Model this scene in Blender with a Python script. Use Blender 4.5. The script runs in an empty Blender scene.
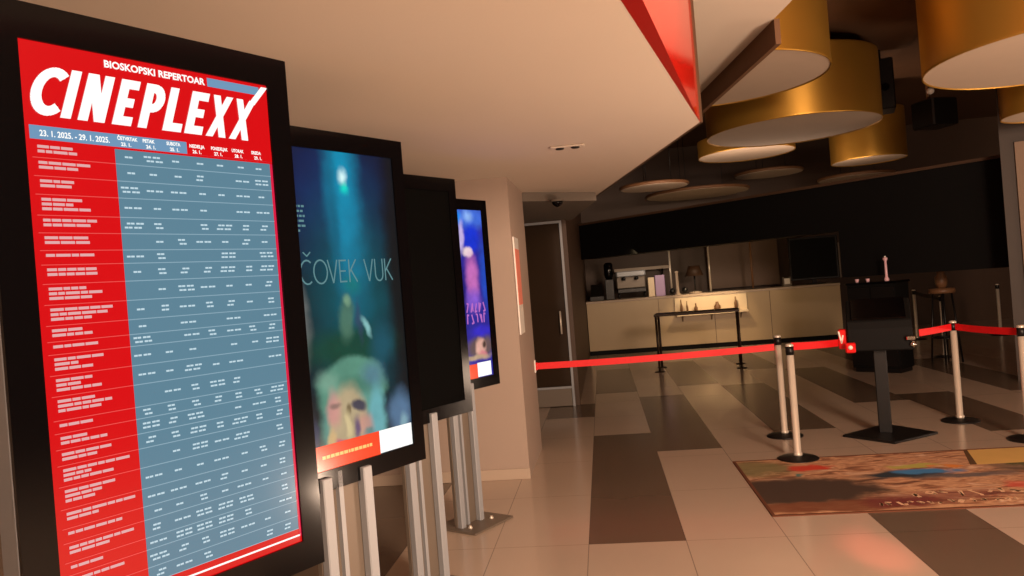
import bpy, math, random
from mathutils import Vector, Matrix
random.seed(7)
S = bpy.context.scene
COL = S.collection

# ------------------------------------------------------------------ materials
def lin(c):
    return tuple(((v/255)/12.92 if v/255 <= .04045 else ((v/255+.055)/1.055)**2.4) for v in c) + (1.0,)

def mat(name, rgb, rough=.5, metal=0.0, spec=.5, noise=0.0, nscale=6.0, bump=0.0, bscale=60.0, coat=0.0, emit=None, estr=1.0):
    m = bpy.data.materials.new(name); m.use_nodes = True
    nt = m.node_tree; b = nt.nodes['Principled BSDF']
    b.inputs['Base Color'].default_value = lin(rgb)
    b.inputs['Roughness'].default_value = rough
    b.inputs['Metallic'].default_value = metal
    b.inputs['Specular IOR Level'].default_value = spec
    b.inputs['Coat Weight'].default_value = coat
    b.inputs['Coat Roughness'].default_value = .05
    tc = None
    if noise or bump:
        tc = nt.nodes.new('ShaderNodeTexCoord')
    if noise:
        n = nt.nodes.new('ShaderNodeTexNoise'); n.inputs['Scale'].default_value = nscale; n.inputs['Detail'].default_value = 5
        nt.links.new(tc.outputs['Object'], n.inputs['Vector'])
        mr = nt.nodes.new('ShaderNodeMapRange'); mr.inputs['To Min'].default_value = 1-noise; mr.inputs['To Max'].default_value = 1+noise
        nt.links.new(n.outputs['Fac'], mr.inputs['Value'])
        mx = nt.nodes.new('ShaderNodeVectorMath'); mx.operation = 'SCALE'
        mx.inputs[0].default_value = lin(rgb)[:3]
        nt.links.new(mr.outputs['Result'], mx.inputs['Scale'])
        nt.links.new(mx.outputs['Vector'], b.inputs['Base Color'])
    if bump:
        n = nt.nodes.new('ShaderNodeTexNoise'); n.inputs['Scale'].default_value = bscale
        nt.links.new(tc.outputs['Object'], n.inputs['Vector'])
        bp = nt.nodes.new('ShaderNodeBump'); bp.inputs['Strength'].default_value = bump; bp.inputs['Distance'].default_value = .01
        nt.links.new(n.outputs['Fac'], bp.inputs['Height']); nt.links.new(bp.outputs['Normal'], b.inputs['Normal'])
    if emit is not None:
        b.inputs['Emission Color'].default_value = lin(emit); b.inputs['Emission Strength'].default_value = estr
    return m

def brushed(name, rgb, rough, axis_scale):
    m = mat(name, rgb, rough, 1.0)
    nt = m.node_tree; b = nt.nodes['Principled BSDF']
    tc = nt.nodes.new('ShaderNodeTexCoord'); mp = nt.nodes.new('ShaderNodeMapping'); mp.inputs['Scale'].default_value = axis_scale
    n = nt.nodes.new('ShaderNodeTexNoise'); n.inputs['Scale'].default_value = 4.0; n.inputs['Detail'].default_value = 4
    mr = nt.nodes.new('ShaderNodeMapRange'); mr.inputs['To Min'].default_value = rough-.08; mr.inputs['To Max'].default_value = rough+.1
    nt.links.new(tc.outputs['Object'], mp.inputs['Vector']); nt.links.new(mp.outputs['Vector'], n.inputs['Vector'])
    nt.links.new(n.outputs['Fac'], mr.inputs['Value']); nt.links.new(mr.outputs['Result'], b.inputs['Roughness'])
    return m

def tile_mat(name, rgb, rough):
    """large format floor tile with narrow joints, in world metres (the floor mesh sits at the origin)"""
    m = mat(name, rgb, rough, 0, .6)
    nt = m.node_tree; b = nt.nodes['Principled BSDF']; L = nt.links.new
    tc = nt.nodes.new('ShaderNodeTexCoord'); sp = nt.nodes.new('ShaderNodeSeparateXYZ'); L(tc.outputs['Object'], sp.inputs[0])
    def joint(out, off, pitch, w):
        a = nt.nodes.new('ShaderNodeMath'); a.operation = 'SUBTRACT'; L(out, a.inputs[0]); a.inputs[1].default_value = off - w/2
        p = nt.nodes.new('ShaderNodeMath'); p.operation = 'FLOORED_MODULO'; L(a.outputs[0], p.inputs[0]); p.inputs[1].default_value = pitch
        c = nt.nodes.new('ShaderNodeMath'); c.operation = 'LESS_THAN'; L(p.outputs[0], c.inputs[0]); c.inputs[1].default_value = w
        return c.outputs[0]
    jx = joint(sp.outputs['X'], -.2, .585, .006); jy = joint(sp.outputs['Y'], 4.68, 1.09, .005)
    mx = nt.nodes.new('ShaderNodeMath'); mx.operation = 'MAXIMUM'; L(jx, mx.inputs[0]); L(jy, mx.inputs[1])
    n = nt.nodes.new('ShaderNodeTexNoise'); n.inputs['Scale'].default_value = 1.3; n.inputs['Detail'].default_value = 6
    L(tc.outputs['Object'], n.inputs['Vector'])
    mr = nt.nodes.new('ShaderNodeMapRange'); mr.inputs['To Min'].default_value = .92; mr.inputs['To Max'].default_value = 1.06; L(n.outputs['Fac'], mr.inputs['Value'])
    sc = nt.nodes.new('ShaderNodeVectorMath'); sc.operation = 'SCALE'; sc.inputs[0].default_value = lin(rgb)[:3]; L(mr.outputs['Result'], sc.inputs['Scale'])
    mix = nt.nodes.new('ShaderNodeMix'); mix.data_type = 'RGBA'
    L(mx.outputs[0], mix.inputs['Factor']); L(sc.outputs['Vector'], mix.inputs['A']); mix.inputs['B'].default_value = tuple(v*.55 for v in lin(rgb)[:3]) + (1,)
    L(mix.outputs['Result'], b.inputs['Base Color'])
    return m

def picture(name, base, blobs, strength=1.0, noise=.25, rough=.12, nscale=9.0):
    """A picture on a screen or print: soft ellipses over a base colour, in the mesh's own x/z metres.
    blob = (cx, cz, rx, rz, tilt, rgb, softness, opacity)"""
    m = bpy.data.materials.new(name); m.use_nodes = True
    nt = m.node_tree; b = nt.nodes['Principled BSDF']; L = nt.links.new
    tc = nt.nodes.new('ShaderNodeTexCoord')
    cur = None
    wn = nt.nodes.new('ShaderNodeTexNoise'); wn.inputs['Scale'].default_value = 11; wn.inputs['Detail'].default_value = 4; L(tc.outputs['Object'], wn.inputs['Vector'])
    wa = nt.nodes.new('ShaderNodeVectorMath'); wa.operation = 'MULTIPLY_ADD'; L(wn.outputs['Color'], wa.inputs[0]); wa.inputs[1].default_value = (.05, 0, .05); wa.inputs[2].default_value = (-.025, 0, -.025)
    wv = nt.nodes.new('ShaderNodeVectorMath'); wv.operation = 'ADD'; L(tc.outputs['Object'], wv.inputs[0]); L(wa.outputs[0], wv.inputs[1])
    for (cx, cz, rx, rz, tilt, rgb, soft, op) in blobs:
        mp = nt.nodes.new('ShaderNodeMapping'); mp.vector_type = 'TEXTURE'
        mp.inputs['Location'].default_value = (cx, 0, cz); mp.inputs['Rotation'].default_value = (0, tilt, 0); mp.inputs['Scale'].default_value = (rx, 1000, rz)
        L(wv.outputs[0], mp.inputs['Vector'])
        ln = nt.nodes.new('ShaderNodeVectorMath'); ln.operation = 'LENGTH'; L(mp.outputs['Vector'], ln.inputs[0])
        mr = nt.nodes.new('ShaderNodeMapRange'); mr.interpolation_type = 'SMOOTHSTEP'
        mr.inputs['From Min'].default_value = max(0, 1-soft); mr.inputs['From Max'].default_value = 1+soft*.3
        mr.inputs['To Min'].default_value = op; mr.inputs['To Max'].default_value = 0
        L(ln.outputs['Value'], mr.inputs['Value'])
        mix = nt.nodes.new('ShaderNodeMix'); mix.data_type = 'RGBA'
        L(mr.outputs['Result'], mix.inputs['Factor'])
        if cur is None: mix.inputs['A'].default_value = lin(base)
        else: L(cur, mix.inputs['A'])
        mix.inputs['B'].default_value = lin(rgb); cur = mix.outputs['Result']
    n = nt.nodes.new('ShaderNodeTexNoise'); n.inputs['Scale'].default_value = nscale; n.inputs['Detail'].default_value = 6
    L(tc.outputs['Object'], n.inputs['Vector'])
    mr = nt.nodes.new('ShaderNodeMapRange'); mr.inputs['To Min'].default_value = 1-noise; mr.inputs['To Max'].default_value = 1+noise; L(n.outputs['Fac'], mr.inputs['Value'])
    sc = nt.nodes.new('ShaderNodeVectorMath'); sc.operation = 'SCALE'; L(cur, sc.inputs[0]); L(mr.outputs['Result'], sc.inputs['Scale'])
    b.inputs['Roughness'].default_value = rough
    if strength:
        b.inputs['Base Color'].default_value = (.004, .004, .004, 1)
        L(sc.outputs['Vector'], b.inputs['Emission Color']); b.inputs['Emission Strength'].default_value = strength
    else:
        L(sc.outputs['Vector'], b.inputs['Base Color'])
    return m

def glow(name, rgb, s=1.0):
    return mat(name, (2, 2, 2), .15, emit=rgb, estr=s)

M = {}
M['soffit'] = mat('painted soffit', (206, 192, 176), .8, noise=.02, nscale=1.2, bump=.03)
M['soffit_shaded'] = mat('soffit with painted shade', (108, 98, 88), .8, noise=.03)  # soffit colour darkened to hold the shade of the door recess
M['wall'] = mat('beige painted wall', (164, 144, 130), .7, noise=.03, nscale=2, bump=.04)
M['skirting'] = mat('pale skirting', (178, 158, 140), .5, noise=.02)
M['brown'] = mat('dark brown panelling', (72, 50, 34), .55, noise=.12, nscale=3, bump=.05)
M['brown_dk'] = mat('deep brown ceiling paint', (98, 66, 40), .8, noise=.1)
M['black'] = mat('matt black panel', (6, 5, 5), .7, 0, .2, noise=.1)
M['red'] = mat('glossy red lacquer', (214, 30, 20), .08, 0, .35, noise=.03)
M['red_shaded'] = mat('red lacquer with painted shade', (150, 8, 8), .35, noise=.03)  # same lacquer darkened, the underside's shade put into the colour
M['tile'] = tile_mat('beige floor tile', (188, 168, 150), .17)
M['tile_dk'] = tile_mat('brown grey tile and floor shade', (104, 88, 74), .22)
M['gloss_black'] = mat('black glass bezel', (6, 5, 6), .12, 0, .25, noise=.05)
M['screen_off'] = mat('switched off screen', (3, 3, 3), .5, 0, .05, noise=.05)
M['black_metal'] = mat('black powder coated metal', (20, 18, 18), .4, .3, noise=.1)
M['alu'] = mat('satin silver paint', (150, 152, 156), .45, .15, noise=.05, nscale=3)
M['steel'] = mat('satin steel', (226, 214, 198), .32, .45, noise=.05, nscale=3)
M['steel_plate'] = mat('grey beige steel plate', (112, 100, 88), .45, .2, noise=.06, nscale=3)
M['gold'] = mat('satin gold sheet', (196, 148, 62), .4, .75, noise=.04, nscale=2)
M['disc'] = mat('pale drum underside', (196, 176, 156), .7, noise=.03)
M['belt_red'] = mat('red woven belt', (226, 14, 22), .6, noise=.08, nscale=40, bump=.05, bscale=300)
M['belt_black'] = mat('dark woven belt', (28, 20, 18), .7, noise=.1)
M['red_plastic'] = mat('red moulded plastic', (222, 20, 22), .3, noise=.03)
M['white_plastic'] = mat('white moulded plastic', (235, 228, 220), .3, noise=.02)
M['counter'] = mat('beige counter laminate', (172, 148, 112), .4, noise=.06, nscale=2)
M['counter_panel'] = mat('cream counter panel', (226, 204, 170), .45, noise=.03)
M['dark_glass'] = mat('dark door glass', (50, 38, 28), .12, 0, .5, noise=.06)
M['chrome'] = mat('polished steel', (220, 216, 210), .12, 1.0, noise=.03)
M['pink_glass'] = mat('pale pink bottle', (236, 190, 200), .2, noise=.05)
M['wood'] = mat('brown wood', (120, 84, 56), .5, noise=.15, nscale=12)
M['lilac'] = mat('lilac packaging', (178, 150, 190), .5, noise=.06)
M['s_red'] = glow('screen red', (232, 12, 20), .88)
M['s_red2'] = glow('screen deep red', (206, 6, 10), .95)
M['s_blue'] = glow('screen slate blue', (98, 138, 158), .9)
M['s_band'] = glow('screen pale blue', (112, 152, 186), 1.0)
M['s_white'] = glow('screen white', (252, 252, 248), 1.1)
M['s_pink'] = glow('screen pale pink', (250, 190, 190), .8)
M['s_line'] = glow('screen grid line', (150, 182, 198), .9)
M['s_redline'] = glow('screen red grid line', (246, 90, 86), .9)
M['s_cell'] = glow('screen cell text', (196, 220, 230), 1.0)
M['s_mag'] = glow('screen crimson', (232, 30, 74), .9)
M['s_orange'] = glow('screen orange red', (250, 70, 32), 1.0)
M['s_yellow'] = glow('screen yellow', (255, 206, 120), 1.0)
M['s_teal'] = glow('screen pale teal', (112, 160, 166), .7)
M['s_violet'] = glow('screen violet', (206, 120, 214), .8)

# ------------------------------------------------------------------ mesh builder
class MB:
    def __init__(s): s.v = []; s.f = []; s.m = []; s.sm = []
    def add(s, vs, fs, m=0, smooth=False):
        o = len(s.v); s.v += [tuple(v) for v in vs]
        for f in fs: s.f.append([o+i for i in f]); s.m.append(m); s.sm.append(smooth)
        return s
    def box(s, x0, x1, y0, y1, z0, z1, m=0):
        vs = [(x, y, z) for z in (z0, z1) for y in (y0, y1) for x in (x0, x1)]
        return s.add(vs, [(0, 2, 3, 1), (4, 5, 7, 6), (0, 1, 5, 4), (2, 6, 7, 3), (0, 4, 6, 2), (1, 3, 7, 5)], m)
    def rbox(s, x0, x1, y0, y1, z0, z1, r, m=0):
        """box with chamfered vertical and horizontal edges"""
        pts = []
        for (cx, sx) in ((x0, 1), (x1, -1)):
            pass
        ring = lambda i, z: [(x0+r-i*0+(-i), y0, z)]
        def loop(ins, z):
            a, b, c, d = x0+ins, x1-ins, y0+ins, y1-ins
            return [(a+r, c, z), (b-r, c, z), (b, c+r, z), (b, d-r, z), (b-r, d, z), (a+r, d, z), (a, d-r, z), (a, c+r, z)]
        vs = loop(r*.7, z0) + loop(0, z0+r*.7) + loop(0, z1-r*.7) + loop(r*.7, z1)
        fs = [tuple(reversed(range(8))), tuple(range(24, 32))]
        for k in range(3):
            for i in range(8): fs.append((k*8+i, k*8+(i+1) % 8, k*8+8+(i+1) % 8, k*8+8+i))
        return s.add(vs, fs, m)
    def prism(s, poly, z0, z1, m=0):
        n = len(poly); a = sum(poly[i][0]*poly[(i+1) % n][1]-poly[(i+1) % n][0]*poly[i][1] for i in range(n))
        if a < 0: poly = poly[::-1]
        vs = [(x, y, z0) for x, y in poly]+[(x, y, z1) for x, y in poly]
        fs = [tuple(reversed(range(n))), tuple(range(n, 2*n))]+[(i, (i+1) % n, n+(i+1) % n, n+i) for i in range(n)]
        return s.add(vs, fs, m)
    def xprism(s, poly, x0, x1, m=0):
        """poly in (y, z) extruded along x"""
        n = len(poly); a = sum(poly[i][0]*poly[(i+1) % n][1]-poly[(i+1) % n][0]*poly[i][1] for i in range(n))
        if a < 0: poly = poly[::-1]
        vs = [(x0, y, z) for y, z in poly]+[(x1, y, z) for y, z in poly]
        fs = [tuple(reversed(range(n))), tuple(range(n, 2*n))]+[(i, (i+1) % n, n+(i+1) % n, n+i) for i in range(n)]
        return s.add(vs, fs, m)
    def lathe(s, prof, c=(0, 0, 0), seg=32, m=0, axis='z', smooth=True):
        vs = []; fs = []
        for (r, z) in prof:
            for k in range(seg):
                a = 2*math.pi*k/seg
                p = (r*math.cos(a), r*math.sin(a), z)
                if axis == 'x': p = (z, r*math.cos(a), r*math.sin(a))
                if axis == 'y': p = (r*math.sin(a), z, r*math.cos(a))
                vs.append((p[0]+c[0], p[1]+c[1], p[2]+c[2]))
        for i in range(len(prof)-1):
            for k in range(seg): fs.append((i*seg+k, i*seg+(k+1) % seg, (i+1)*seg+(k+1) % seg, (i+1)*seg+k))
        s.add(vs, fs, m, smooth)
        o = len(s.v)-len(vs)
        if prof[0][0] > 1e-6: s.f.append([o+k for k in reversed(range(seg))]); s.m.append(m); s.sm.append(False)
        if prof[-1][0] > 1e-6: s.f.append([o+(len(prof)-1)*seg+k for k in range(seg)]); s.m.append(m); s.sm.append(False)
        return s
    def tube(s, a, b, r, seg=12, m=0, r2=None):
        a = Vector(a); b = Vector(b); d = (b-a).normalized(); u = d.orthogonal().normalized(); w = d.cross(u); r2 = r if r2 is None else r2
        vs = []
        for (p, rr) in ((a, r), (b, r2)):
            for k in range(seg):
                t = 2*math.pi*k/seg; vs.append(p+u*rr*math.cos(t)+w*rr*math.sin(t))
        s.add(vs, [(k, (k+1) % seg, seg+(k+1) % seg, seg+k) for k in range(seg)], m, True)
        return s.add([], [], m).caps(len(s.v)-2*seg, seg, m)
    def caps(s, o, seg, m):
        s.f.append([o+k for k in reversed(range(seg))]); s.f.append([o+seg+k for k in range(seg)]); s.m += [m, m]; s.sm += [False, False]; return s
    def bar(s, a, b, w, h, m=0):
        """square bar between two points, w across (horizontal) and h in height"""
        a = Vector(a); b = Vector(b); d = (b-a).normalized(); up = Vector((0, 0, 1))
        if abs(d.z) > .95: up = Vector((0, 1, 0))
        u = d.cross(up).normalized()*w/2; t = u.cross(d).normalized()*h/2
        vs = [p+su*u+st*t for p in (a, b) for (su, st) in ((-1, -1), (1, -1), (1, 1), (-1, 1))]
        return s.add(vs, [(0, 1, 2, 3), (7, 6, 5, 4), (0, 4, 5, 1), (1, 5, 6, 2), (2, 6, 7, 3), (3, 7, 4, 0)], m)
    def rect(s, x0, x1, z0, z1, y, m=0):
        """flat print facing -y"""
        return s.add([(x0, y, z0), (x1, y, z0), (x1, y, z1), (x0, y, z1)], [(0, 1, 2, 3)], m)
    def stroke(s, pts, w, y, m=0):
        for (x0, z0), (x1, z1) in zip(pts, pts[1:]):
            d = math.hypot(x1-x0, z1-z0)
            if d < 1e-9: continue
            nx, nz = -(z1-z0)/d*w/2, (x1-x0)/d*w/2
            s.add([(x0-nx, y, z0-nz), (x0+nx, y, z0+nz), (x1+nx, y, z1+nz), (x1-nx, y, z1-nz)], [(3, 2, 1, 0)] , m)
        for (x, z) in pts[1:-1]:
            s.add([(x+w/2*math.cos(k*math.pi/4), y, z+w/2*math.sin(k*math.pi/4)) for k in range(8)], [tuple(range(8))], m)
        return s
    def build(s, name, mats, parent=None, loc=None, rz=0, bevel=0):
        me = bpy.data.meshes.new(name); me.from_pydata(s.v, [], s.f)
        mats = mats if isinstance(mats, (list, tuple)) else [mats]
        for m in mats: me.materials.append(m)
        me.polygons.foreach_set('material_index', s.m); me.polygons.foreach_set('use_smooth', s.sm); me.update()
        o = bpy.data.objects.new(name, me); COL.objects.link(o)
        if parent: o.parent = parent
        if loc: o.location = loc
        o.rotation_euler.z = rz
        if bevel:
            b = o.modifiers.new('bevel', 'BEVEL'); b.width = bevel; b.segments = 2; b.limit_method = 'ANGLE'
        return o

def tag(o, label, cat, group=None):
    o['label'] = label; o['category'] = cat
    if group: o['group'] = group
    return o
def thing(name, loc, rz, label, cat, group=None):
    o = bpy.data.objects.new(name, None); COL.objects.link(o); o.location = loc; o.rotation_euler = (0, 0, rz); o.empty_display_size = .1
    return tag(o, label, cat, group)
def struct(o): o['kind'] = 'structure'; return o
def dup(root, loc, rz, label, scale=None):
    r = root.copy(); COL.objects.link(r); r.location = loc; r.rotation_euler = (0, 0, rz); r['label'] = label
    for ch in list(root.children):
        c = ch.copy(); COL.objects.link(c); c.parent = r
        for g in list(ch.children):
            d = g.copy(); COL.objects.link(d); d.parent = c
    return r

DG = None
def text_into(mb, body, x, z, size, y, m=0, bold=.0, sx=1.0, shear=0.0, fit=None):
    """flat lettering from the built-in font, added to a mesh; x,z = lower-left"""
    c = bpy.data.curves.new('t', 'FONT'); c.body = body; c.size = size; c.offset = bold; c.shear = shear; c.resolution_u = 3
    o = bpy.data.objects.new('t', c); COL.objects.link(o)
    bpy.context.view_layer.update()
    me = bpy.data.meshes.new_from_object(o.evaluated_get(bpy.context.evaluated_depsgraph_get()))
    vs = [v.co.copy() for v in me.vertices]; fs = [tuple(p.vertices) for p in me.polygons]
    COL.objects.unlink(o); bpy.data.objects.remove(o); bpy.data.curves.remove(c); bpy.data.meshes.remove(me)
    if not vs: return
    if fit: sx = fit/max(1e-6, max(v.x for v in vs))
    mb.add([(x+v.x*sx, y, z+v.y) for v in vs], fs, m)

ARC = lambda cx, cz, rx, rz, a0, a1, n=12: [(cx+rx*math.cos(math.radians(a0+(a1-a0)*k/n)), cz+rz*math.sin(math.radians(a0+(a1-a0)*k/n))) for k in range(n+1)]
GLYPH = {
 'C': (1.15, [ARC(.62, .5, .55, .5, 52, 308)]), 'O': (1.25, [ARC(.6, .5, .58, .5, 0, 360, 20)]),
 'I': (.36, [[(.12, 0), (.12, 1)]]), 'N': (1.0, [[(.05, 0), (.05, 1)], [(.05, 1), (.78, 0)], [(.78, 0), (.78, 1)]]),
 'E': (.86, [[(.05, 0), (.05, 1)], [(.05, .96), (.66, .96)], [(.05, .5), (.58, .5)], [(.05, .04), (.66, .04)]]),
 'P': (.9, [[(.05, 0), (.05, 1)], [(.05, .95)]+[(.35, .95)]+ARC(.36, .69, .33, .26, 90, -90, 8)+[(.05, .43)]]),
 'L': (.76, [[(.05, 0), (.05, 1)], [(.05, .04), (.6, .04)]]),
 'X': (.98, [[(.0, 0), (.8, 1)], [(.0, 1), (.8, 0)]]),
 'V': (1.0, [[(0, 1), (.42, 0)], [(.42, 0), (.84, 1)]]), 'K': (.95, [[(.05, 0), (.05, 1)], [(.05, .42), (.72, 1)], [(.2, .55), (.76, 0)]]),
 'U': (1.0, [[(.05, 1), (.05, .3)]+ARC(.42, .3, .37, .3, 180, 360, 8)+[(.79, 1)]]), ' ': (.55, []),
}
def letters(mb, word, x, z, h, width, sw, y, m=0, shear=0.0):
    tot = sum(GLYPH[c][0] for c in word); k = width/tot
    for c in word:
        adv, st = GLYPH[c]
        for pl in st:
            mb.stroke([(x+px*k+pz*h*shear, z+pz*h) for px, pz in pl], sw, y, m)
        x += adv*k
    return x

# ------------------------------------------------------------------ room shell
TH = 1.0515            # heading of the screens
def rects_floor():  # wide block behind the stands is floor simply set darker
    dark = [(-.2, .385, 4.68, 7.97), (.385, .97, 7.1, 10.4), (1.555, 2.14, 7.7, 11.0), (1.555, 2.14, 2.0, 5.75), (-3.125, -1.37, 2.0, 6.35), (2.725, 3.31, 9.0, 12.3), (3.31, 3.895, 7.2, 9.4), (.97, 1.555, 11.2, 14.4), (-.2, .385, 10.9, 13.8), (-.785, -.2, 9.1, 10.07), (2.14, 2.725, 12.5, 15.6), (4.48, 5.065, 9.2, 12.5), (3.895, 4.48, 12.0, 15.4)]  # the short rect before the door paints the shade there
    xs = sorted({-6.0, 10.5} | {v for r in dark for v in r[:2]}); ys = sorted({-4.0, 20.0} | {v for r in dark for v in r[2:]})
    mb = MB()
    for i in range(len(xs)-1):
        for j in range(len(ys)-1):
            cx, cy = (xs[i]+xs[i+1])/2, (ys[j]+ys[j+1])/2
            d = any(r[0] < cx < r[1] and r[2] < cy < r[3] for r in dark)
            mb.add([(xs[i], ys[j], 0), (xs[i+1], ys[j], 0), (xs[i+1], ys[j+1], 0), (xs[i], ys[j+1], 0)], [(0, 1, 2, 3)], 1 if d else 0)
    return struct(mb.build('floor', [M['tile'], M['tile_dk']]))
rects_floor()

ZS = 2.53                                   # underside of the low soffit
C = (.684, 4.842)
struct(MB().prism([(-6, -4), (-1.28, -4), C, (-.34, 10.3), (-6, 10.3)], ZS, ZS+.12).build('ceiling', M['soffit']))
# red lacquered fascia rising from the soffit's edge, with a narrow red underside
fx = lambda y, a, b: a[0]+(b[0]-a[0])*(y-a[1])/(b[1]-a[1])
e1, f1 = (.14, 2.59), (.214, 2.615)
P1 = (fx(-4, C, e1), -4); P2 = (fx(-4, C, f1), -4)
mb = MB()
q = [P1, P2, C]
mb.add([(*P1, ZS-.001), (*P2, ZS-.001), (*C, ZS-.001)], [(0, 2, 1)], 1)
mb.add([(*P2, ZS-.001), (*C, ZS-.001), (*C, 3.6), (*P2, 3.6)], [(0, 1, 2, 3)], 0)
mb.add([(*P1, ZS-.001), (*C, ZS-.001), (*C, 3.6), (*P1, 3.6)], [(3, 2, 1, 0)], 0)
mb.add([(*P1, 3.6), (*P2, 3.6), (*C, 3.6)], [(0, 1, 2)], 0)
struct(mb.build('trim_1', [M['red'], M['red_shaded']]))
# fascia of the soffit's far edge
mb = MB().prism([C, (C[0]+.02, C[1]+.02), (-.31, 10.3), (-.34, 10.3)], ZS, 4.6)
struct(mb.build('trim_2', M['brown']))
# higher pale ceiling between the red fascia and the drums
ZB = 3.45
struct(MB().prism([(-.9, -4), (2.6, -4), (1.48, 5.55), (1.13, 8.5), (-.3, 8.5), C], ZB, ZB+.05).build('ceiling_upper', M['soffit']))
mb = MB().prism([(1.386+.05, 5.93), (1.386+.09, 5.93), (1.13+.03, 8.5), (1.13-.01, 8.5)], ZB-.19, ZB)
struct(mb.build('trim_3', M['brown_dk']))
# void ceiling
struct(MB().box(-1.0, 10.5, -4, 20, 4.62, 4.72).build('ceiling_void', M['brown_dk']))
# walls
struct(MB().box(-6, 10.5, 18.6, 18.8, 0, 4.7).build('wall_back', M['brown']))
struct(MB().box(-6.1, -6, -4, 6.35, 0, 3).build('wall_left', M['wall']))
struct(MB().box(10.4, 10.5, -4, 18.6, 0, 4.7).build('wall_right', M['brown']))
struct(MB().prism([(-6, 6.35), (-.715, 6.35), (-.705, 7.5), (-6, 7.5)], 0, ZS).build('wall_end', M['wall']))
struct(MB().box(-6, -.71, 6.335, 6.35, 0, .09).build('baseboard_end', M['skirting'], bevel=.004))
# lower bulkhead over the door recess
struct(MB().prism([(-6, 7.5), (-.70, 7.5), (.02, 8.05), (-.33, 10.25), (-6, 10.25)], 2.44, ZS-.002).build('ceiling_recess', M['soffit_shaded']))
# hall side wall beyond the door
struct(MB().prism([(-.47, 10.08), (-.40, 10.08), (-.36, 18.6), (-.6, 18.6), (-6, 18.6), (-6, 10.3), (-.47, 10.3)], 0, 4.6).build('wall_hall', M['brown']))
# service door, with a metal frame and a pale kick rail
door = struct(MB().box(-1.25, -.47, 10.0, 10.07, .25, 2.40).build('door_1', M['dark_glass']))
mb = MB(); mb.box(-1.25, -.455, 9.97, 10.03, 2.395, 2.425); mb.box(-.485, -.455, 9.97, 10.03, .0, 2.395); mb.box(-1.25, -.485, 9.975, 10.03, .235, .262)
mb.build('door_frame', M['alu'], door)
MB().rbox(-1.25, -.487, 9.98, 10.05, .005, .236, .006).build('kick_rail', M['steel_plate'], door)
MB().tube((-.56, 9.93, .95), (-.56, 9.93, 1.25), .012).bar((-.56, 9.93, .98), (-.56, 10.0, .98), .012, .012).bar((-.56, 9.93, 1.22), (-.56, 10.0, 1.22), .012, .012).build('door_handle', M['steel'], door)
struct(MB().box(-6, -1.25, 10.0, 10.3, 0, 2.44).build('wall_recess', M['brown']))
struct(MB().box(-6, -.47, 10.0, 10.3, 2.425, 2.45).build('trim_4', M['brown']))

# long black bulkhead over the service area, and its deeper right-hand panel
a, b = Vector((-.36, 15.68)), Vector((5.16, 10.34))
t = (b-a).normalized(); nrm = Vector((-t.y, t.x))
def slab(p, q, d): return [tuple(p), tuple(q), tuple(q+nrm*d), tuple(p+nrm*d)]
struct(MB().prism(slab(a, b, .45), 2.06, 2.75).build('wall_bulkhead', M['black']))
k0, k1 = Vector((3.56, 11.88)), Vector((5.16, 10.34))
struct(MB().prism(slab(k0, k1, .4), 1.36, 2.06).build('wall_bulkhead_drop', M['black']))
# brown cornice on top of the bulkhead
struct(MB().prism(slab(a-nrm*.03, b-nrm*.03, .5), 2.75, 2.79).build('trim_5', M['brown']))
# pillar on the right
pl = struct(MB().prism([(4.86, 9.8), (5.6, 9.55), (5.9, 10.2), (5.16, 10.34)], 0, 4.6).build('wall_pillar', mat('dark brown pillar', (48, 34, 24), .6, noise=.08)))
struct(MB().prism([(4.985, 9.72), (5.6, 9.5), (5.6, 9.54), (4.99, 9.75)], .85, 2.85).build('trim_6', mat('tan pillar edge', (118, 94, 74), .6, noise=.05)))

# ------------------------------------------------------------------ digital signs
W, H, ZB0 = .713, 1.34, .911
DX0, DX1, DZ0, DZ1 = -.291, .294, .985, 2.176     # screen opening (local x about the middle)
def totem(i, label, display, detail):
    right = Vector((-.7897, 1.964+1.1916*i)); d = Vector((math.cos(TH), math.sin(TH)))
    c = right-d*W/2
    r = thing('digital_sign', (c.x, c.y, 0), TH, label, 'screen', 'portrait digital signs in a diagonal row')
    MB().rbox(-W/2, W/2, .012, .10, ZB0, ZB0+H, .006).build('casing', M['alu'], r)
    # front glass bezel as a frame of four bars round the opening
    f = MB(); f.box(-W/2, DX0, 0, .0125, ZB0, ZB0+H); f.box(DX1, W/2, 0, .0125, ZB0, ZB0+H); f.box(DX0, DX1, 0, .0125, DZ1, ZB0+H); f.box(DX0, DX1, 0, .0125, ZB0, DZ0)
    f.build('bezel', M['gloss_black'], r)
    display(r)
    # stand: two upright plates with a lighter core, bolted to a foot plate
    st = MB(); st.rbox(-.205, .035, .02, .05, .012, ZB0+.1, .004)
    s_ = st.build('stand', M['steel_plate'], r)
    MB().box(-.118, -.098, .0, .02, .012, ZB0+.06).build('cable_cover', M['alu'], s_)
    MB().rbox(-.205, -.16, -.02, .02, .012, ZB0+.05, .004).build('upright', M['alu'], s_)
    MB().rbox(-.01, .035, -.02, .02, .012, ZB0+.05, .004).build('upright', M['alu'], s_)
    MB().rbox(-.25, .17, -.17, .2, 0, .014, .004).build('base_plate', M['steel_plate'], r)
    for bx in (-.17, .06):
        MB().lathe([(.016, .013), (.016, .02), (.009, .026), (.009, .032), (0, .032)], (bx, -.06, 0), 10).build('bolt', M['steel'], s_)
    return r

def scr(mb): return mb

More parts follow.
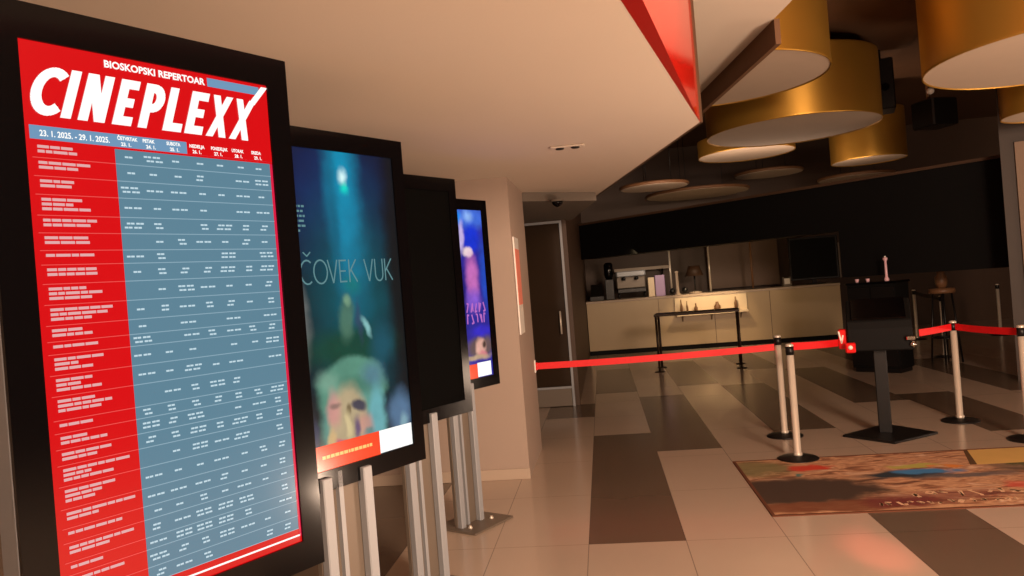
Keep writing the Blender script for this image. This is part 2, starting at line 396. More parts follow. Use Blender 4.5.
def schedule(r):
    mats = [M['s_red'], M['s_blue'], M['s_band'], M['s_white'], M['s_line'], M['s_redline'], M['s_mag'], M['s_pink'], M['s_cell']]
    p = MB(); y = .006
    GX = DX0+.178                    # the time grid starts here
    zt = DZ1-.205; zb = DZ0+.036
    p.rect(DX0, DX1, DZ0, DZ1, y, 0)
    p.rect(DX0+.01, DX1-.0, DZ1-.2, DZ1-.172, y-.0006, 2)
    p.rect(GX+.17, DX1, DZ1-.2, DZ1-.172, y-.0009, 0)
    p.rect(.124, .27, DZ1-.029, DZ1-.008, y-.0006, 2)
    p.rect(GX, DX1-.008, zb, zt, y-.0006, 1)
    yl = y-.0022
    t = MB()
    hz, zb_, w_ = .104, DZ1-.151, .0205
    q = w_/2/hz
    TG = {'C': [ARC(.6, .5, .5, .5-q, 48, 312, 16)], 'I': [[(.12, 0), (.12, 1)]], 'N': [[(.05, 0), (.05, 1)], [(.08, 1), (.75, 0)], [(.78, 0), (.78, 1)]],
          'E': [[(.05, 0), (.05, 1)], [(.05, 1-q), (.72, 1-q)], [(.05, .5), (.62, .5)], [(.05, q), (.72, q)]],
          'P': [[(.05, 0), (.05, 1)], [(.05, 1-q), (.3, 1-q)]+ARC(.32, .68, .34, .32-q, 90, -90, 10)+[(.05, .36+q)]],
          'L': [[(.05, 0), (.05, 1)], [(.05, q), (.68, q)]], 'X': [[(.0, 0), (.8, 1)], [(.0, 1), (.8, 0)]]}
    lt = MB()
    def cut(p, r_, w):
        (xa, za), (xb, zb2) = p, r_
        if abs(zb2-za) > .5*abs(xb-xa):        # steep strokes end level with the line of type
            h = w/2*math.hypot(xb-xa, zb2-za)/abs(zb2-za)
            lt.add([(xa-h, yl, za), (xa+h, yl, za), (xb+h, yl, zb2), (xb-h, yl, zb2)], [(0, 1, 2, 3) if zb2 > za else (3, 2, 1, 0)])
        else: lt.stroke([p, r_], w, yl)
    for ch, x_, k in (('C', -.283, .056), ('I', -.2165, .048), ('N', -.179, .048), ('E', -.108, .0475), ('P', -.051, .047), ('L', .006, .056), ('E', .060, .052), ('X', .117, .044), ('X', .180, .046)):
        for pl in TG[ch]:
            pts = [(x_+px*k, pz*hz) for px, pz in pl]
            if len(pts) > 2: lt.stroke(pts, w_, yl)
            else: cut(pts[0], pts[1], w_ if ch != 'X' else .0175)
    cut((.180+.8*.046-.002, hz*.9), (.180+.8*.046+.026, hz+.041), .0165)
    t.add([(x+z*.3, y_, z+zb_) for x, y_, z in lt.v], lt.f)
    big = t
    t = MB(); text_into(t, 'BIOSKOPSKI REPERTOAR', DX0+.168, DZ1-.0275, .0215, yl, bold=.0007, fit=.24)
    sub = t
    text_into(p, '23. 1. 2025. - 29. 1. 2025.', DX0+.028, DZ1-.193, .017, yl, 3, bold=.0004, fit=.14)
    days = ['ČETVRTAK', 'PETAK', 'SUBOTA', 'NEDELJA', 'PONEDELJAK', 'UTORAK', 'SREDA']
    cw = (DX1-.012-GX)/7
    for k, dname in enumerate(days):
        text_into(p, dname, GX+cw*(k+.12), DZ1-.184, .011, yl, 3, bold=.0004, fit=cw*min(.8, .1*len(dname)))
        text_into(p, '%d. 1.' % (23+k), GX+cw*(k+.25), DZ1-.197, .011, yl, 3, bold=.0004, fit=cw*.4)
    # rows: rules, film titles and showing times (too small to read in the photograph: short dashes)
    rules = titles = times = p
    rowh = [1.0, 1.15, 1.15, 1.3, 1.1, 1.1, .9, 1.2, 1.3, 1.3, 1.0, .8, 1.3, 1.3, 1.5, .8, 1.0, 1.0, 1.3, 1.4, 1.2, .9, 1.2, .8, 1.2, 1.0]
    rowh = [v for v in rowh]; tot = sum(rowh); z = zt
    rng = random.Random(3)
    for ri, hgt in enumerate(rowh):
        hh = hgt*(zt-zb)/tot
        rules.rect(DX0+.012, GX, z-hh-.0008, z-hh+.0008, y-.0014, 5); rules.rect(GX, DX1-.008, z-hh-.0009, z-hh+.0009, y-.0014, 4)
        nl = 1 if hgt < .95 else (2 if hgt < 1.25 else 3)
        for k in range(nl):
            zz = z-.007-k*.0096; L = rng.uniform(.05, .125) if k == 0 else rng.uniform(.035, .1); xx = DX0+.022
            while xx < DX0+.022+L:
                w = rng.uniform(.012, .03); titles.rect(xx, xx+w, zz-.0058, zz, yl, 7); xx += w+.0022
        nt_ = rng.choice([1, 1, 1, 2, 2])
        for c in range(7):
            if rng.random() < .12: continue
            n = nt_ if rng.random() < .8 else 3-nt_
            wide = rng.random() < .35
            for k in range(n):
                zz = z-hh/2+(n-1)*.0045-k*.009; cx = GX+cw*(c+.5)+rng.uniform(-.004, .004)
                for q in range(2 if wide else 1):
                    ox = cx+(q-.5)*.021 if wide else cx
                    times.rect(ox-.0085, ox-.0006, zz-.002, zz+.002, yl, 8); times.rect(ox+.0006, ox+.0085, zz-.002, zz+.002, yl, 8)
        z -= hh
    rules.rect(DX0+.01, DX1-.004, DZ0+.016, DZ0+.0205, y-.0014, 3)
    rules.rect(DX1-.007, DX1-.001, DZ0+.016, zt, y-.0014, 6)
    disp = p.build('display', mats, r)
    big.build('title_lettering', M['s_white'], disp)
    sub.build('subtitle_lettering', M['s_white'], disp)

poster_teal = picture('teal forest poster', (3, 12, 22), [
    (-.03, 2.0, .33, .34, 0, (10, 36, 92), .9, .95), (.03, 1.6, .28, .55, 0, (0, 80, 92), .9, .9),
    (.015, 2.08, .095, .44, 0, (0, 142, 180), .9, .95), (.04, 1.78, .10, .34, 0, (20, 130, 165), 1, .5), (-.03, 1.95, .03, .3, 0, (4, 70, 96), .9, .5),
    (.022, 2.08, .026, .036, 0, (220, 255, 255), 1, 1), (.024, 2.035, .026, .032, 0, (0, 232, 205), 1, .8),
    (-.25, 1.52, .075, .20, 0, (112, 114, 112), .5, .75), (.29, 1.7, .085, .75, 0, (8, 14, 18), .7, .9), (.0, 1.42, .26, .10, 0, (10, 66, 48), .7, .9), (.16, 1.42, .08, .1, 0, (20, 78, 100), .8, .7),  # grey blob at the left edge paints a pale reflection on the glass
    (-.01, 1.53, .045, .10, .1, (76, 116, 96), .6, .85), (-.005, 1.60, .02, .026, 0, (120, 160, 130), .8, .9), (.03, 1.66, .05, .05, 0, (10, 120, 110), .9, .6), (.085, 1.49, .018, .05, -.5, (140, 200, 200), .8, .9), (.05, 1.52, .02, .10, 0, (50, 66, 96), .9, .7),
    (-.005, 1.26, .185, .135, -.12, (88, 142, 122), .2, 1), (-.01, 1.12, .18, .16, 0, (92, 146, 134), .25, 1), (-.12, 1.30, .07, .05, .4, (120, 160, 140), .8, .7), (.10, 1.30, .08, .07, 0, (84, 124, 150), .8, .7), (.02, 1.27, .1, .04, .2, (64, 116, 96), .8, .7),
    (.11, 1.13, .055, .15, 0, (104, 170, 178), .5, .9), (-.045, 1.14, .10, .155, .12, (178, 160, 126), .3, 1), (-.11, 1.20, .04, .08, 0, (204, 142, 136), .7, .85), (.045, 1.12, .05, .06, 0, (196, 140, 128), .7, .8),
    (.015, 1.195, .04, .024, .2, (54, 56, 76), .6, .95), (-.035, 1.185, .018, .03, .2, (96, 80, 52), .7, .8), (-.10, 1.215, .03, .014, .2, (110, 96, 88), .8, .7), (-.045, 1.13, .02, .055, 0, (220, 200, 150), .7, .8),
    (.0, 1.11, .022, .055, .1, (92, 70, 112), .8, .9), (-.08, 1.075, .04, .016, .2, (196, 84, 110), .6, .9), (-.13, 1.08, .025, .05, .3, (214, 176, 120), .7, .8), (.06, 1.085, .03, .02, 0, (80, 130, 130), .8, .8),
    (.235, 1.13, .075, .11, 0, (88, 122, 156), .6, .85), (.25, 1.10, .03, .04, 0, (140, 180, 190), .8, .7), (-.20, 1.1, .02, .09, 0, (50, 62, 92), .8, .8)], 1.0, .3)
def film_poster(r):
    y = .006
    disp = MB().rect(DX0, DX1, DZ0, DZ1, y).build('display', poster_teal, r)
    b = MB(); b.rect(DX0, .108, DZ0, DZ0+.092, y-.0008, 0); b.rect(.108, DX1-.004, DZ0+.003, DZ0+.092, y-.0008, 1)
    rng = random.Random(5); x = -.18
    while x < .06:
        w = rng.uniform(.008, .02); b.rect(x, x+w, DZ0+.042, DZ0+.054, y-.0016, 2); x += w+.0035
    b.build('release_bar', [M['s_orange'], M['s_white'], M['s_yellow']], disp)
    t = MB(); letters(t, 'COVEK VUK', -.215, 1.672, .088, .475, .006, y-.0012, 0, 0)
    t.stroke([(-.195, 1.79), (-.178, 1.775), (-.161, 1.79)], .005, y-.0012, 0)
    t.build('title_lettering', M['s_teal'], disp)
    t = MB()
    for k in range(6):
        L = [.09, .07, .08, .075, .08, .05][k]; x = -.262
        while x < -.262+L: w = rng.uniform(.01, .024); t.rect(x, x+w, 1.955-k*.018, 1.963-k*.018, y-.0012); x += w+.004
    t.build('credit_lines', M['s_teal'], disp)

def dark_display(r):
    MB().rect(DX0, DX1, DZ0, DZ1, .006).build('display', M['screen_off'], r)

poster_violet = picture('violet blue poster', (44, 40, 150), [
    (.15, 2.12, .3, .10, 0, (70, 120, 235), .8, .9), (.14, 2.13, .07, .05, .3, (150, 190, 250), .9, .9), (.03, 2.12, .05, .06, 0, (20, 140, 240), .9, .9),
    (.16, 1.97, .11, .12, 0, (18, 52, 212), .5, 1), (.05, 1.98, .04, .14, .1, (214, 194, 240), .7, .85), (.11, 1.875, .06, .045, 0, (240, 214, 220), .5, 1),
    (.14, 1.70, .085, .18, 0, (204, 112, 190), .6, .95), (.28, 1.72, .06, .3, 0, (30, 76, 190), .8, .9), (.13, 1.53, .10, .1, 0, (140, 92, 212), .7, .85), (.02, 1.6, .05, .3, 0, (30, 20, 90), .8, .8),
    (.2, 1.31, .14, .05, 0, (54, 44, 200), .7, .9), (.18, 1.20, .2, .085, 0, (104, 84, 78), .5, .95), (.175, 1.20, .065, .075, 0, (230, 176, 158), .5, 1), (.21, 1.215, .03, .035, 0, (50, 40, 34), .7, .95), (.2, 1.15, .05, .03, 0, (226, 130, 140), .7, .8),
    (.1, 1.13, .22, .025, 0, (196, 166, 130), .7, .9)], .95, .3, nscale=14)
def violet_poster(r):
    y = .006
    disp = MB().rect(DX0, DX1, DZ0, DZ1, y).build('display', poster_violet, r)
    b = MB(); b.rect(DX0, .12, DZ0, DZ0+.10, y-.0008, 0); b.rect(.12, DX1-.02, DZ0+.005, DZ0+.105, y-.0008, 1)
    b.build('release_bar', [M['s_orange'], M['s_white']], disp)
    t = MB(); rng = random.Random(9)
    for row in range(2):
        x = .05
        for k in range(5):
            w = .034; z0 = 1.37+row*.08
            pts = [(x, z0), (x+.004, z0+.065), (x+w*.6, z0+.06), (x+w*.65, z0+.005)]
            rng.shuffle(pts); t.stroke(pts[:3], .012, y-.0012, 0); x += w+.012
    t.build('title_lettering', M['s_violet'], disp)

totem(0, 'nearest tall digital sign showing the red and blue CINEPLEXX cinema schedule', schedule, None)
totem(1, 'tall digital sign with a teal forest film poster and orange strip at its foot', film_poster, None)
totem(2, 'tall digital sign switched off, all black, between the teal and violet posters', dark_display, None)
totem(3, 'farthest tall digital sign with a violet and blue poster, beside the beige wall', violet_poster, None)

# ------------------------------------------------------------------ ceiling fittings
f = MB().rbox(-.12, .12, -.045, .045, -.012, 0, .01).build('ceiling_spot', M['soffit'], loc=(-.156, 5.207, ZS))
tag(f, 'small pale twin spot fitting with two dark lenses in the low soffit', 'ceiling light')
for sx in (-.05, .055):
    MB().lathe([(.026, -.02), (.03, -.012), (.03, -.008)], (sx, 0, 0), 16).build('lens', M['black_metal'], f)
f = thing('dome_camera', (-.369, 7.62, 2.44), 0, 'small dark dome camera under the shaded ceiling before the door', 'camera')
MB().lathe([(.062, -.02), (.07, -.015), (.07, 0)], (0, 0, 0), 20).build('mount', M['soffit_shaded'], f)
MB().lathe([(0, -.075), (.02, -.07), (.04, -.055), (.052, -.035), (.055, -.018)], (0, 0, 0), 20).build('dome', M['gloss_black'], f)

def drum(x, y, zb, r, zt, label, seg=72):
    t = thing('drum_light', (x, y, zb), 0, label, 'ceiling light', 'gold drums under the dark ceiling')
    n = 0
    h = zt-zb
    s_ = MB().lathe([(r-.012, .03), (r-.012, .0), (r, .0), (r, .02), (r, h-.02), (r, h), (r-.012, h), (r-.012, h-.03)], (0, 0, 0), seg)
    s_.f = s_.f[:-2]; s_.m = s_.m[:-2]; s_.sm = s_.sm[:-2]
    s_.build('shell', M['gold'], t)
    MB().lathe([(r-.013, .012), (r-.013, .022)], (0, 0, 0), seg, smooth=False).build('diffuser', M['disc'], t)
    MB().lathe([(r-.013, h-.022), (r-.013, h-.012)], (0, 0, 0), seg, smooth=False).build('top_cover', M['black'], t)
    for k in range(3):
        a_ = 2*math.pi*k/3+.4
        MB().tube((r*.6*math.cos(a_), r*.6*math.sin(a_), h-.02), (r*.6*math.cos(a_), r*.6*math.sin(a_), max(h, 4.62-zb)), .012, 8).build('hanger', M['black_metal'], t)
    return t
drum(1.40, 8.39, 3.6, 1.13, 4.6, 'large gold drum partly hidden by the pale ceiling beside the red fascia')
drum(2.85, 11.26, 3.5, 1.17, 4.42, 'middle gold drum hanging lower, its pale underside seen edge on')
drum(4.86, 14.2, 3.34, .62, 4.2, 'small bright gold drum between the middle drum and the black projector')
drum(4.17, 6.97, 3.2, 1.2, 4.6, 'large gold drum with a wide pale underside at the upper right')
drum(2.80, 14.35, 3.68, .85, 3.98, 'shallow gold drum behind and below the middle drum')
drum(5.05, 8.9, 3.02, .55, 3.5, 'small drum at the right edge in front of the brown pillar')
# flat discs further off, seen almost edge on
def disc(x, y, z, r, label):
    t = thing('disc_light', (x, y, z), 0, label, 'ceiling light', 'flat discs over the service area')
    MB().lathe([(r-.02, 0), (r, .012), (r, .05), (r-.02, .06)], (0, 0, 0), 56).build('shell', M['wood'], t)
    MB().lathe([(r-.03, -.006), (r-.03, .004)], (0, 0, 0), 56, smooth=False).build('diffuser', M['disc'], t)
    for k in range(3):
        a_ = 2*math.pi*k/3
        MB().tube((r*.5*math.cos(a_), r*.5*math.sin(a_), .08), (r*.5*math.cos(a_), r*.5*math.sin(a_), 4.62-z), .006, 6).build('hanger', M['black_metal'], t)
disc(3.75, 17.0, 3.60, .72, 'flat pale disc below the shallow gold drum')
disc(1.15, 14.9, 3.3, .66, 'flat pale disc nearest the low soffit edge')
disc(2.2, 16.9, 3.3, 1.1, 'wide flat pale disc farthest back over the counter')
disc(5.4, 16.6, 3.3, .75, 'flat pale disc below the small bright gold drum')

# spot rail with two projectors
t = thing('projector', (4.25, 11.7, 3.72), -.3, 'black box projector hanging between the gold drums', 'projector')
MB().rbox(-.17, .17, -.25, .25, 0, .72, .02).build('body', M['black_metal'], t)
MB().lathe([(.05, 0), (.05, .04), (.04, .05)], (.05, -.30, .3), 20, axis='y').build('lens', M['gloss_black'], t)
MB().box(-.03, .03, -.03, .03, .72, .9).build('bracket', M['black_metal'], t)
t = thing('stage_spotlight', (4.62, 10.9, 3.3), .35, 'black spotlight on a pale pole beside the large right drum', 'spotlight')
MB().rbox(-.2, .2, -.2, .2, 0, .36, .02).build('body', M['black_metal'], t)
MB().tube((-.13, -.05, .36), (-.13, -.05, 1.32), .022, 12).build('pole', M['wood'], t)
MB().lathe([(0, -.07), (.05, -.05), (.07, 0), (.05, .05), (0, .07)], (-.1, -.09, .68), 16).build('knob', M['white_plastic'], t)
MB().lathe([(0, -.05), (.04, -.03), (.05, 0), (.04, .03), (0, .05)], (-.12, -.09, .47), 16).build('knob', M['white_plastic'], t)

# ------------------------------------------------------------------ crowd barriers
def make_post(label, zc=.95):
    t = thing('barrier_post', (0, 0, 0), 0, label, 'barrier post', 'steel belt barrier posts')
    MB().lathe([(.165, 0), (.165, .008), (.15, .016), (.05, .028), (.04, .032)], (0, 0, 0), 40).build('base', M['black_metal'], t)
    MB().lathe([(.036, .03), (.036, .05), (.029, .055), (.029, .87)], (0, 0, 0), 24).build('pole', M['steel'], t)
    MB().lathe([(.033, .865), (.033, .935)], (0, 0, 0), 24).build('belt_housing', M['black_metal'], t)
    MB().lathe([(.033, .935), (.034, .94), (.03, .952), (.018, .957), (0, .957)], (0, 0, 0), 24).build('cap', M['steel'], t)
    return t
posts = {'A': (1.605, 7.457), 'B': (1.50, 6.548), 'C': (3.277, 7.70), 'D': (3.425, 6.80), 'E': (5.186, 12.517), 'F': (5.9, 15.4), 'G': (7.3, 15.2)}
plabel = {'A': 'thinner steel barrier post just behind the one on the mat corner, ending the long belt',
 'B': 'nearest steel barrier post, standing at the far corner of the printed mat',
 'C': 'steel barrier post to the right of the black podium, joining two red belts',
 'D': 'steel barrier post at the far right end of the last red belt',
 'E': 'distant steel barrier post behind the red belt, between the podium and its neighbour post',
 'F': 'far steel barrier post half hidden behind the black podium',
 'G': 'far dim steel barrier post near the brown pillar at the right'}
p0 = make_post(plabel['A']); p0.location = (*posts['A'], 0)
for k in 'BCDEFG':
    q = dup(p0, (*posts[k], 0), 0, plabel[k])
def belt(p, q, z0, z1, label, m, sag=.012, h=.062, name='barrier_belt'):
    p = Vector(p); q = Vector(q); d = (q-p).normalized(); w = Vector((-d.y, d.x))*.0015; mb = MB(); N = 14; vs = []
    for k in range(N+1):
        f_ = k/N; c = p.lerp(q, f_); z = z0+(z1-z0)*f_-sag*4*f_*(1-f_)
        for (s_, dz) in ((1, -h/2), (1, h/2), (-1, h/2), (-1, -h/2)):
            vs.append((c.x+s_*w.x, c.y+s_*w.y, z+dz))
    fs = []
    for k in range(N):
        for i in range(4): fs.append((k*4+i, k*4+(i+1) % 4, k*4+4+(i+1) % 4, k*4+4+i))
    fs += [(0, 1, 2, 3), (N*4+3, N*4+2, N*4+1, N*4)]
    mb.add(vs, fs)
    return tag(mb.build(name, m), label, 'belt', 'barrier belts')
def toward(k, to, r=.034):
    a_ = Vector(posts[k]); d = (Vector(to)-a_).normalized(); return a_+d*r
belt((-.675, 7.42), toward('A', (-.675, 7.42)), .82, .845, 'long red belt from the wall clip by the door to the first steel post', M['belt_red'])
SG = (2.454, 7.36)
sgL = (2.108, 7.30); sgR = (2.80, 7.26)
belt(toward('B', sgL), sgL, .93, .86, 'red belt from the nearest steel post to the red housing on the black podium', M['belt_red'], .004)
belt(sgR, toward('C', sgR), .905, .90, 'short red belt between the black podium and the post to its right', M['belt_red'], .003)
belt(toward('C', posts['D']), toward('D', posts['C']), .90, .90, 'red belt at the right edge between the last two near posts', M['belt_red'], .008)
belt(toward('E', posts['F']), toward('F', posts['E']), .90, .90, 'dark belt running back between the two far posts behind the podium', M['belt_black'], .01)
t = thing('wall_clip', (-.706, 7.42, .82), 0, 'small pale belt clip fixed to the end of the beige wall', 'belt clip')
MB().rbox(-.008, .012, -.03, .03, -.06, .06, .004).build('plate', M['white_plastic'], t)
MB().rbox(.008, .03, -.018, .018, -.036, .036, .004).build('clip', M['red_plastic'], t)

# black podium that holds two belts
t = thing('podium', (2.46, 7.30, 0), -.32, 'black podium with a slanted top on a square foot between the red belts', 'podium')
MB().prism([(-.36, -.14), (.06, -.42), (.42, .02), (.0, .40)], 0, .022).build('base_plate', M['black_metal'], t, bevel=.006)
MB().rbox(-.055, .055, -.045, .045, .02, .82, .008).build('pole', M['black_metal'], t)
MB().xprism([(-.16, .78), (.12, .76), (.16, .86), (.16, 1.20), (.12, 1.23), (-.14, 1.05), (-.17, .98)], -.255, .275).build('head', M['black'], t, bevel=.012)
MB().xprism([(-.135, 1.062), (.105, 1.228), (.10, 1.238), (-.14, 1.073)], -.21, .23).build('writing_surface', M['gloss_black'], t)
h_ = MB().rbox(-.33, -.257, -.13, -.03, .80, .98, .01).build('belt_housing', M['red_plastic'], t); h_['label'] = 'red belt housing'
MB().stroke([(-.325, .965), (-.305, .86), (-.29, .93)], .014, -.1312).build('mark', M['white_plastic'], h_)
k_ = MB().rbox(-.275, -.19, -.235, -.165, .775, .865, .012).build('belt_clip', M['red_plastic'], t); k_['label'] = 'red belt clip with a white dot'
MB().lathe([(.02, 0), (.018, -.006), (0, -.008)], (-.232, -.236, .825), 16, axis='y').build('dot', M['white_plastic'], k_)
k_ = MB().rbox(.22, .29, -.215, -.165, .87, .905, .006).build('latch', M['chrome'], t); k_['label'] = 'bright metal latch'
MB().lathe([(0, -.028), (.02, -.02), (.028, 0), (.02, .02), (0, .028)], (.27, -.17, .83), 16).build('knob', M['chrome'], t)

# ------------------------------------------------------------------ printed mat
MX0, MX1, MY0, MY1 = .97, 3.62, 5.055, 6.555
def mat_print():
    m = mat('printed mat', (170, 120, 84), .85)
    nt = m.node_tree; b = nt.nodes['Principled BSDF']; L = nt.links.new
    tc = nt.nodes.new('ShaderNodeTexCoord')
    cur = None
    n = nt.nodes.new('ShaderNodeTexNoise'); n.inputs['Scale'].default_value = 3.2; n.inputs['Detail'].default_value = 7; n.inputs['Distortion'].default_value = .8
    mp = nt.nodes.new('ShaderNodeMapping'); mp.inputs['Scale'].default_value = (1.2, 4.2, 1); L(tc.outputs['Object'], mp.inputs['Vector']); L(mp.outputs['Vector'], n.inputs['Vector'])
    cr = nt.nodes.new('ShaderNodeValToRGB'); e = cr.color_ramp.elements
    e[0].position = .3; e[0].color = lin((96, 62, 44)); e[1].position = .7; e[1].color = lin((222, 190, 160))
    for pos, c in ((.42, (150, 100, 70)), (.5, (206, 160, 122)), (.57, (168, 120, 88))):
        q = e.new(pos); q.color = lin(c)
    L(n.outputs['Fac'], cr.inputs['Fac']); cur = cr.outputs['Color']
    wn = nt.nodes.new('ShaderNodeTexNoise'); wn.inputs['Scale'].default_value = 5; wn.inputs['Detail'].default_value = 6; L(tc.outputs['Object'], wn.inputs['Vector'])
    wa = nt.nodes.new('ShaderNodeVectorMath'); wa.operation = 'MULTIPLY_ADD'; L(wn.outputs['Color'], wa.inputs[0]); wa.inputs[1].default_value = (.5, .22, 0); wa.inputs[2].default_value = (-.25, -.11, 0)
    wv = nt.nodes.new('ShaderNodeVectorMath'); wv.operation = 'ADD'; L(tc.outputs['Object'], wv.inputs[0]); L(wa.outputs[0], wv.inputs[1])
    # (cx, cy, rx, ry, colour, softness, opacity), mat metres from its near left corner
    for (cx, cy, rx, ry, rgb, soft, op) in [
        (.3, .55, .66, .40, (62, 44, 32), .35, 1), (.35, .16, 1.0, .13, (112, 60, 32), .5, .9), (.12, 1.2, .36, .28, (120, 112, 72), .5, .9),
        (.9, .18, .32, .16, (104, 34, 34), .6, .9), (1.15, .30, .5, .13, (112, 48, 46), .6, .6), (.52, 1.18, .2, .11, (196, 58, 34), .5, 1), (.42, .98, .06, .07, (40, 110, 110), .6, .9),
        (1.12, .84, .36, .14, (28, 42, 54), .5, 1), (1.3, .9, .28, .1, (56, 122, 178), .5, 1), (1.5, .74, .5, .08, (60, 70, 82), .6, .8), (1.28, 1.07, .16, .06, (176, 170, 84), .5, 1), (1.5, 1.05, .12, .05, (212, 130, 54), .5, 1),
        (1.85, .92, .18, .22, (90, 78, 64), .6, .7), (2.05, .95, .13, .22, (78, 74, 34), .5, 1), (1.75, .47, .18, .1, (206, 84, 66), .6, .8), (1.95, .46, .12, .09, (224, 136, 60), .6, .9), (2.2, .5, .24, .12, (206, 88, 70), .6, .8)]:
        mp = nt.nodes.new('ShaderNodeMapping'); mp.vector_type = 'TEXTURE'
        mp.inputs['Location'].default_value = (cx, cy, 0); mp.inputs['Scale'].default_value = (rx, ry, 1000); L(wv.outputs[0], mp.inputs['Vector'])
        ad = nt.nodes.new('ShaderNodeVectorMath'); ad.operation = 'LENGTH'; L(mp.outputs['Vector'], ad.inputs[0])
        mr = nt.nodes.new('ShaderNodeMapRange'); mr.interpolation_type = 'SMOOTHSTEP'; mr.inputs['From Min'].default_value = 1-soft; mr.inputs['From Max'].default_value = 1+soft*.2
        mr.inputs['To Min'].default_value = op; mr.inputs['To Max'].default_value = 0; L(ad.outputs['Value'], mr.inputs['Value'])
        mx = nt.nodes.new('ShaderNodeMix'); mx.data_type = 'RGBA'; L(mr.outputs['Result'], mx.inputs['Factor']); L(cur, mx.inputs['A']); mx.inputs['B'].default_value = lin(rgb); cur = mx.outputs['Result']
    L(cur, b.inputs['Base Color'])
    return m
mm = thing('floor_mat', (MX0, MY0, 0), 0, 'large colourful printed mat lying on the tiles before the barrier posts', 'mat')
g = MB().rbox(.015, MX1-MX0-.015, .015, MY1-MY0-.015, 0, .006, .002)
e_ = MB(); w_, d_ = MX1-MX0, MY1-MY0
e_.box(0, w_, 0, .022, 0, .007); e_.box(0, w_, d_-.022, d_, 0, .007); e_.box(0, .022, .022, d_-.022, 0, .007); e_.box(w_-.022, w_, .022, d_-.022, 0, .007)
e_.build('edge_binding', mat('brown mat binding', (96, 50, 24), .8, noise=.1), mm)
# printed blocks: two uneven bands of pale broken strokes and a tan panel
rng = random.Random(21)
for (xa, xb, z0, h, w0) in ((.70, 2.6, .10, .09, .05), (.98, 2.6, .24, .15, .075)):
    x = xa
    while x < xb:
        w = rng.uniform(.6, 1.3)*w0
        pts = [(x+rng.uniform(0, 1)*w, z0+rng.uniform(0, 1)*h) for _ in range(4)]
        for (p, q) in zip(pts, pts[1:]):
            a_ = Vector(p); b_ = Vector(q)
            if (b_-a_).length < .01: continue
            dd = (b_-a_).normalized(); nn = Vector((-dd.y, dd.x))*rng.uniform(.007, .014)
            g.add([(*(a_-nn), .0066), (*(b_-nn), .0066), (*(b_+nn), .0066), (*(a_+nn), .0066)], [(0, 1, 2, 3)], 1)
        x += w+.02
g.prism([(1.70, 1.02), (2.62, 1.02), (2.62, 1.47), (1.83, 1.47)], .0062, .0067, 2).prism([(1.66, 1.02), (1.71, 1.02), (1.84, 1.47), (1.81, 1.47)], .0062, .0069, 3)
g.build('printed_surface', [mat_print(), mat('pale mat print', (226, 186, 148), .85, noise=.15, nscale=20), mat('tan mat print', (206, 168, 94), .85, noise=.08), mat('brown mat print', (86, 58, 24), .85, noise=.1)], mm)

# ------------------------------------------------------------------ service area
CY = 16.5
t = thing('service_counter', (2.27, CY, 0), 0, 'long beige service counter across the back of the hall', 'counter')
MB().box(-2.62, 2.62, .02, .75, .1, 1.12).build('front_panel', M['counter'], t)
MB().box(-2.62, 2.62, .06, .7, 0, .1).build('plinth', M['black'], t)
MB().rbox(-2.63, 2.63, .0, .78, 1.12, 1.165, .008).build('worktop', M['skirting'], t)
for sx in (-1.1, .05, 1.2): MB().box(sx-.004, sx+.004, .012, .022, .1, 1.12).build('joint_strip', M['brown'], t)
t = thing('counter_shelf', (2.25, CY-.158, .72), 0, 'pale lit display ledge hung on the front of the counter', 'ledge')
MB().rbox(-.74, .74, 0, .13, 0, .05, .008).build('board', M['counter_panel'], t)
for sx in (-.6, 0, .6): MB().xprism([(.02, 0), (.155, 0), (.155, -.12)], sx-.01, sx+.01).build('bracket', M['steel_plate'], t)
t = thing('display_panel', (2.25, CY-.026, .72), 0, 'cream lit panel fixed to the counter front behind the small brown bottles', 'panel')
MB().box(-.74, .74, 0, .024, .03, .40).build('board', M['counter_panel'], t)
MB().box(-.74, .74, -.006, 0, .385, .40).build('top_edge', M['skirting'], t)
for sx, w_, h_ in ((-.62, .04, .3), (-.5, .03, .26), (-.32, .05, .2), (.12, .1, .2), (.5, .05, .28)):
    tag(MB().lathe([(w_*.7, 0), (w_*.7, h_*.55), (w_*.3, h_*.75), (w_*.28, h_)], (0, 0, 0), 16).build('bottle', M['wood'], loc=(2.25+sx, CY-.105, .77)),
        {-.62: 'brown bottle at the left end of the lit ledge', -.5: 'slim brown bottle second from the left on the lit ledge', -.32: 'short brown bottle third from the left on the lit ledge', .12: 'wide squat brown jar on the lit ledge', .5: 'brown bottle at the right end of the lit ledge'}[sx], 'bottle', 'bottles on the counter ledge')
# tap tower
t = thing('drink_tap', (1.62, 16.75, 1.165), 0, 'pale drink tap column with two dark round handles on the counter', 'tap')
MB().lathe([(.07, 0), (.07, .02), (.035, .04), (.03, .47), (.045, .5), (0, .52)], (0, 0, 0), 20).build('column', M['skirting'], t)
for sx in (-.12, .14):
    MB().lathe([(0, -.07), (.05, -.05), (.07, 0), (.05, .05), (0, .07)], (sx, -.06, .09), 14).build('handle', M['black_metal'], t)
